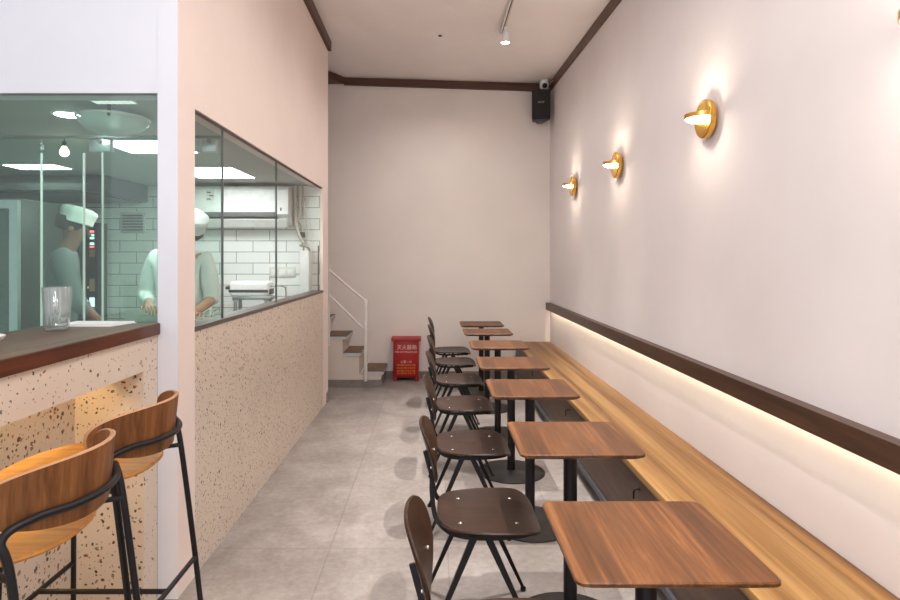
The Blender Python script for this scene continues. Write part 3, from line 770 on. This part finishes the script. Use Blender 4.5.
for z0, z1 in ((.12, .72), (.78, 1.3), (1.36, 1.78)):
    d = MB().box(-4.16, -3.47, 5.225, 5.25, z0, z1, .006).build('door', M['darksteel'], ov)
    MB().tube([(-4.05, 5.19, z1-.07), (-3.58, 5.19, z1-.07)], .012, 8).tube([(-4.0, 5.19, z1-.07), (-4.0, 5.227, z1-.07)], .008, 6).tube([(-3.63, 5.19, z1-.07), (-3.63, 5.227, z1-.07)], .008, 6).build('handle', M['steel'], d)
hd = thing('extractor_hood', 'dark extractor hood under the kitchen ceiling at the left', 'extractor hood', (0, 0, 0))
MB().prism([(-4.2, 4.85, 2.03), (-4.2, 5.93, 2.03), (-4.2, 5.93, 2.195), (-4.2, 5.2, 2.195), (-4.2, 4.85, 2.08)], (1.35, 0, 0)).build('canopy', M['oven'], hd, False)
MB().box(-4.15, -2.9, 4.95, 5.9, 2.018, 2.03).build('filter', M['darksteel'], hd, False)
fr = thing('glass_door_fridge', 'tall display fridge with pale framed glass door at the left edge', 'fridge', (0, 0, 0))
MB().box(-3.62, -2.94, 4.25, 4.9, 0, 1.9, .005).build('body', M['oven'], fr)
MB().box(-3.62, -3.56, 4.215, 4.249, .1, 1.89).box(-3.0, -2.94, 4.215, 4.249, .1, 1.89).box(-3.56, -3.0, 4.215, 4.249, .1, .16).box(-3.56, -3.0, 4.215, 4.249, 1.83, 1.89).build('door_frame', M['steel'], fr, False)
MB().box(-3.56, -3.0, 4.228, 4.234, .16, 1.83).build('door_glass', M['glass_p'], fr, False)
vt = thing('wall_vent', 'small grey louvred vent on the green tinted tile wall', 'vent', (-3.0, 5.949, 1.83))
MB().box(-.12, .12, -.015, 0, -.105, .105, .003).build('frame', M['pipe'], vt)
for k in range(6): MB().prism([(-.1, -.022, -.08+.028*k), (-.1, -.014, -.08+.028*k), (-.1, -.014, -.058+.028*k)], (.2, 0, 0)).build('slat', M['darksteel'], vt, False)
# kitchen lights
def panel(x0, x1, y0, y1, label, first=None):
    t = thing('panel_light', label, 'ceiling light', ((x0+x1)/2, (y0+y1)/2, 2.2)); a, b = (x1-x0)/2, (y1-y0)/2
    MB().box(-a-.012, a+.012, -b-.012, b+.012, -.006, 0).build('frame', M['white'], t, False)
    MB().box(-a, a, -b, b, -.009, -.006).build('diffuser', M['panel_light'], t, False)
panel(-2.06, -1.62, 3.66, 4.07, 'white panel light on the kitchen ceiling just left of the column')
panel(-2.1, -1.62, 4.75, 5.35, 'white panel light on the kitchen ceiling in front of the air conditioner')
panel(-3.32, -2.93, 4.60, 4.82, 'white panel light on the kitchen ceiling above the display fridge')
dl = thing('downlight', 'round dazzling downlight on the kitchen ceiling left of the glass dish', 'downlight', (-1.83, 2.98, 2.2))
MB().lathe([(.075, 0), (.075, -.008), (.06, -.01)], n=28).build('ring', M['white'], dl)
MB().lathe([(.06, -.0095), (.05, -.014), (0, -.016)], n=24).build('lens', M['downlight'], dl)
dp = thing('dish_lamp', 'shallow glass dish lamp hanging under the kitchen ceiling behind the front glass', 'ceiling lamp', (-1.585, 2.95, 2.2))
MB().lathe([(.155, -.036), (.162, -.036), (.156, -.058), (.12, -.092), (.06, -.112), (0, -.115), (0, -.110), (.06, -.107), (.117, -.088), (.152, -.056)], n=48).build('dish', M['dish'], dp)
MB().tube([(.163*math.cos(a*PI/24), .163*math.sin(a*PI/24), -.036) for a in range(48)], .006, 8, True).build('rim', M['whitemetal'], dp)
MB().lathe([(.022, -.03), (.03, -.05), (.022, -.075), (0, -.08)], n=16).build('bulb', M['vent'], dp)
for k in range(3):
    a = 2*PI*k/3-1.2; MB().box(.158*math.cos(a)-.005, .158*math.cos(a)+.005, .158*math.sin(a)-.005, .158*math.sin(a)+.005, -.055, 0).build('clip', M['darksteel'], dp, False)
MB().lathe([(.05, 0), (.05, -.02), (.02, -.026)], n=24).build('ceiling_mount', M['white'], dp)
cv = thing('ceiling_vent', 'bright perforated vent on the kitchen ceiling above the glass dish', 'vent', (-1.48, 2.76, 2.2))
MB().box(-.10, .10, -.03, .03, -.004, 0).build('frame', M['white'], cv, False)
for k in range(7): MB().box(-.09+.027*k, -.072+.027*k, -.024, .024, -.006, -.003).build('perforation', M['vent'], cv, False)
def pend(x, y, drop, label, first=None):
    t = thing('pendant_bulb', label, 'pendant light', (x, y, 2.2), 0, 'bare pendant bulbs in the kitchen')
    MB().tube([(0, 0, 0), (0, 0, -drop)], .003, 6).build('cord', M['black'], t)
    MB().lathe([(.012, -drop+.0), (.014, -drop-.03)], n=14).build('bulb_holder', M['black'], t)
    MB().lathe([(.010, -.03), (.016, -.04), (.026, -.06), (.024, -.078), (.012, -.09), (0, -.092)], (0, 0, -drop), n=18).build('bulb', M['bulb'], t)
pend(-2.23, 3.6, .02, 'bare warm bulb hanging left of the steel patch fitting')
pend(-1.90, 4.25, .06, 'bare warm bulb partly hidden by the left edge of the column')

# ------------------------------------------------------------------ people
def skin_mesh(name, verts, edges, mat, parent, sub=2):
    """verts: {key: (pos, radius)}; edges: key pairs; grows one continuous surface"""
    keys = list(verts); idx = {k: i for i, k in enumerate(keys)}
    me = bpy.data.meshes.new(name); me.from_pydata([verts[k][0] for k in keys], [(idx[a], idx[b]) for a, b in edges], [])
    o = bpy.data.objects.new('tmp', me); C.objects.link(o)
    m = o.modifiers.new('s', 'SKIN'); m.use_smooth_shade = True; m.branch_smoothing = .6
    sv = me.skin_vertices[0].data
    for k in keys:
        r = verts[k][1]; sv[idx[k]].radius = r if isinstance(r, tuple) else (r, r); sv[idx[k]].use_root = (idx[k] == 0)
    s = o.modifiers.new('u', 'SUBSURF'); s.levels = sub; s.render_levels = sub
    dg = bpy.context.evaluated_depsgraph_get(); dg.update()
    m2 = bpy.data.meshes.new_from_object(o.evaluated_get(dg)); bpy.data.objects.remove(o); bpy.data.meshes.remove(me); m2.name = name
    for p in m2.polygons: p.use_smooth = True
    return link(name, m2, mat, parent)

def person(label, loc, rz, P, skin, jacket, bare=False):
    """faces -Y locally. P: dict of joints"""
    t = thing('person', label, 'person', loc, rz)
    V = {}; E = []
    def add(k, p, r, par=None):
        V[k] = (Vector(p), r)
        if par: E.append((par, k))
    H = P['head']; N = P['neck']
    add('pelvis', (0, 0, .94), (.15, .115)); add('waist', (0, 0, 1.08), (.14, .10), 'pelvis'); add('chest', P['chest'], (.12, .085), 'waist')
    add('neck', N, .055, 'chest'); 
    up = (Vector(H)-Vector(N)).normalized()
    add('jaw', Vector(N)+up*.075+Vector((0, -.02, 0)), (.058, .07), 'neck'); add('head', H, (.078, .095), 'jaw'); add('crown', Vector(H)+up*.07, (.066, .082), 'head')
    for s, n in ((-1, 'l'), (1, 'r')):
        sh, el, wr = P['sh'+n], P['el'+n], P['wr'+n]
        add('sh'+n, sh, .045, 'chest'); add('el'+n, el, .042, 'sh'+n); add('wr'+n, wr, .027, 'el'+n)
        d = (Vector(wr)-Vector(el)).normalized(); side = d.cross(Vector((0, 0, 1))).normalized(); dn = Vector((0, 0, -1))
        add('pa'+n, Vector(wr)+d*.06, (.036, .018), 'wr'+n)
        for f in range(4):
            L = (.034, .040, .037, .028)[f]
            b = Vector(wr)+d*.092+side*(f-1.5)*.019
            add('f%d%sa' % (f, n), b, .0088, 'pa'+n)
            add('f%d%sb' % (f, n), b+(d*.8+dn*.35).normalized()*L, .008, 'f%d%sa' % (f, n))
            add('f%d%sc' % (f, n), b+(d*.8+dn*.35).normalized()*L+(d*.35+dn*.9).normalized()*L*.9, .007, 'f%d%sb' % (f, n))
        tb_ = Vector(wr)+d*.04+side*s*-.036
        add('t%sa' % n, tb_, .0105, 'pa'+n); add('t%sb' % n, tb_+(d+side*s*-.5).normalized()*.035, .009, 't%sa' % n); add('t%sc' % n, tb_+(d+side*s*-.3+dn*.3).normalized()*.06, .0075, 't%sb' % n)
        add('hip'+n, (s*.09, 0, .88), .088, 'pelvis'); add('kn'+n, (s*.10, -.01, .49), .055, 'hip'+n); add('an'+n, (s*.10, .01, .09), .038, 'kn'+n); add('to'+n, (s*.11, -.13, .04), .032, 'an'+n)
    body = skin_mesh('body', V, E, skin, t)
    hd_ = Vector(H)
    # facial features
    fwd = Vector((0, -1, 0)); fwd = (fwd-up*fwd.dot(up)).normalized()
    MB().tube([hd_+fwd*.085+up*.015, hd_+fwd*.108-up*.018, hd_+fwd*.094-up*.026], [.008, .014, .008], 10).build('nose', skin, body)
    for s in (-1, 1):
        MB().lathe([(.001, -.010), (.008, -.006), (.010, 0), (.008, .006), (.001, .010)], hd_+fwd*.086+Vector((s*.03, 0, 0))+up*.012, n=12).build('eye', M['eye'], body)
        MB().lathe([(.001, -.008), (.015, -.005), (.021, .002), (.015, .006)], hd_+Vector((s*.083, .012, 0))-up*.005, 'X', 14).build('ear', skin, body)
    MB().tube([hd_+fwd*.082+Vector((-.022, 0, 0))-up*.052, hd_+fwd*.092-up*.05, hd_+fwd*.082+Vector((.022, 0, 0))-up*.052], .005, 8).build('mouth', M['sauce'], body)
    # hair under the hat
    q = up.to_track_quat('Z', 'Y').to_matrix().to_4x4()
    b = MB().lathe([(.070, -.03), (.084, -.01), (.089, .03), (.086, .06)], n=28, sy=1.12); bmesh.ops.transform(b.bm, matrix=Matrix.Translation(hd_+Vector((0, .028, 0))+up*.02) @ q, verts=b.bm.verts)
    b.build('hair', M['hair'], t)
    b = MB().lathe([(.092, .042), (.098, .046), (.099, .08), (.102, .10), (.108, .12), (.102, .14), (.075, .155), (0, .16)], n=40, sy=1.1, flute=.015, nf=9)
    bmesh.ops.transform(b.bm, matrix=Matrix.Translation(hd_) @ q, verts=b.bm.verts); b.build('hat', M['cloth'], t)
    # jacket with sleeves
    J = {}; JE = []
    def j(k, p, r, par=None):
        J[k] = (Vector(p), r)
        if par: JE.append((par, k))
    j('waist', (0, 0, 1.08), (.165, .125)); j('hem', (0, 0, .80), (.185, .14), 'waist'); j('chest', P['chest'], (.185, .135), 'waist'); j('collar', Vector(P['chest'])*.25+Vector(N)*.75, .085, 'chest')
    for n in 'lr':
        sh, el, wr = Vector(P['sh'+n]), Vector(P['el'+n]), Vector(P['wr'+n])
        k = P.get('sleeve'+n, .8)
        j('sh'+n, sh, .092, 'chest'); j('ua'+n, (sh+el)/2, .066, 'sh'+n); j('el'+n, el, .058, 'ua'+n); j('cf'+n, el+(wr-el)*k, .044, 'el'+n)
    jk = skin_mesh('jacket', J, JE, jacket, t)
    for k in range(4):
        z_ = .95+.1*k; MB().lathe([(.008, -.004), (.008, .004)], (.05, Vector(P['chest']).y*(.2+.2*k)-.15, z_), 'Y', 10).build('button', M['white'], jk)
    # trousers and shoes
    K = {'p': (Vector((0, 0, .93)), (.155, .12))}; KE = []
    for s, n in ((-1, 'l'), (1, 'r')):
        K['h'+n] = (Vector((s*.092, 0, .86)), .10); K['k'+n] = (Vector((s*.10, -.01, .49)), .075); K['a'+n] = (Vector((s*.10, .01, .11)), .06); KE += [('p', 'h'+n), ('h'+n, 'k'+n), ('k'+n, 'a'+n)]
    skin_mesh('trousers', K, KE, M['trousers'], t)
    for s in (-1, 1):
        MB().shell([(s*.105+.048*u, -.055+.135*v) for u, v in superell(1, 1, 2.6, 28)], lambda u, v: Vector((u, v, .075-.25*max(0, -v-.02)**1.0*.9)), .074, 4).build('shoe', M['shoe'], t)
    return t
A = dict(chest=(0, -.02, 1.37), neck=(.035, -.06, 1.54), head=(.085, -.11, 1.645), shl=(-.17, -.02, 1.51), shr=(.17, -.02, 1.51),
         ell=(-.235, -.03, 1.22), elr=(.215, -.02, 1.2), wrl=(-.12, -.22, 1.185), wrr=(.20, -.24, 1.14), sleevel=.85, sleever=.2)
person('cook in white cap and white jacket working behind the white column', (-1.735, 4.10, 0), 0, A, M['skin'], M['cloth'])
B = dict(chest=(0, -.02, 1.38), neck=(0, -.045, 1.545), head=(0, -.08, 1.665), shl=(-.175, -.02, 1.50), shr=(.175, -.02, 1.50),
         ell=(-.21, -.08, 1.18), elr=(.21, -.08, 1.18), wrl=(-.14, -.22, 1.02), wrr=(.14, -.22, 1.02), sleevel=.6, sleever=.6)
person('cook in white cap and pale grey jacket standing in profile behind the front glass', (-2.60, 4.15, .02), PI/2+.5, B, M['skin_backlit'], M['cloth_backlit'])

# ------------------------------------------------------------------ lights
def light(kind, name, loc, energy, color, rot=(0,0,0), **kw):
    d = bpy.data.lights.new(name, kind); d.energy = energy; d.color = color
    for k, v in kw.items(): setattr(d, k, v)
    o = bpy.data.objects.new(name, d); C.objects.link(o); o.location = loc; o.rotation_euler = rot; return o
WARM = (1, .945, .90)
for y in (5.46, 4.35, 3.2, 2.0, .8, -.4):
    light('SPOT', 'track_and_fill_lamp', (TX+.012, y, zc(TX, y)-.185), 320, WARM, (0, math.radians(5), 0), spot_size=math.radians(58), spot_blend=1, shadow_soft_size=.02)
for y in (6.3, 4.9, 3.4, 1.9):
    light('SPOT', 'track_and_fill_lamp', (TX-.55, y, zc(TX-.55, y)-.25), 42, WARM, spot_size=math.radians(175), spot_blend=1, shadow_soft_size=.12)  # added fill spots beside the track, without fixtures, to brighten the walls
light('POINT', 'added_fill_lamp', (.1, .7, 2.7), 55, (1, .96, .93), shadow_soft_size=.2)  # added point light out of view, lifts the ceiling and walls
light('AREA', 'rail_lamp', (XR-.033, (YB+YF)/2, .902), 17, (1, .85, .60), (0, math.radians(-20), 0), shape='RECTANGLE', size=.002, size_y=YB-YF-.3)
light('AREA', 'recess_lamp', (-1.468, 1.4, 1.075), 4.2, (1, .62, .17), (0, 0, 0), shape='RECTANGLE', size=.01, size_y=2.0)
w = bpy.data.worlds.new('daylight'); bpy.context.scene.world = w; w.use_nodes = True
bg = w.node_tree.nodes['Background']; bg.inputs[0].default_value = (.88, .93, 1, 1); bg.inputs[1].default_value = 1.6

# ------------------------------------------------------------------ camera
cd = bpy.data.cameras.new('camera'); cam = bpy.data.objects.new('camera', cd); C.objects.link(cam)
cd.sensor_width = 36; cd.lens = 24; cd.shift_x = 14/900; cd.shift_y = -42/900; cd.clip_start = .05
cam.location = (0, 0, 1.48); cam.rotation_euler = (PI/2, 0, 0)
S = bpy.context.scene; S.camera = cam
S.view_settings.view_transform = 'Standard'; S.view_settings.look = 'None'; S.view_settings.exposure = 0
S.cycles.max_bounces = 10; S.cycles.transparent_max_bounces = 16; S.cycles.use_denoising = True
S.cycles.sample_clamp_indirect = 6
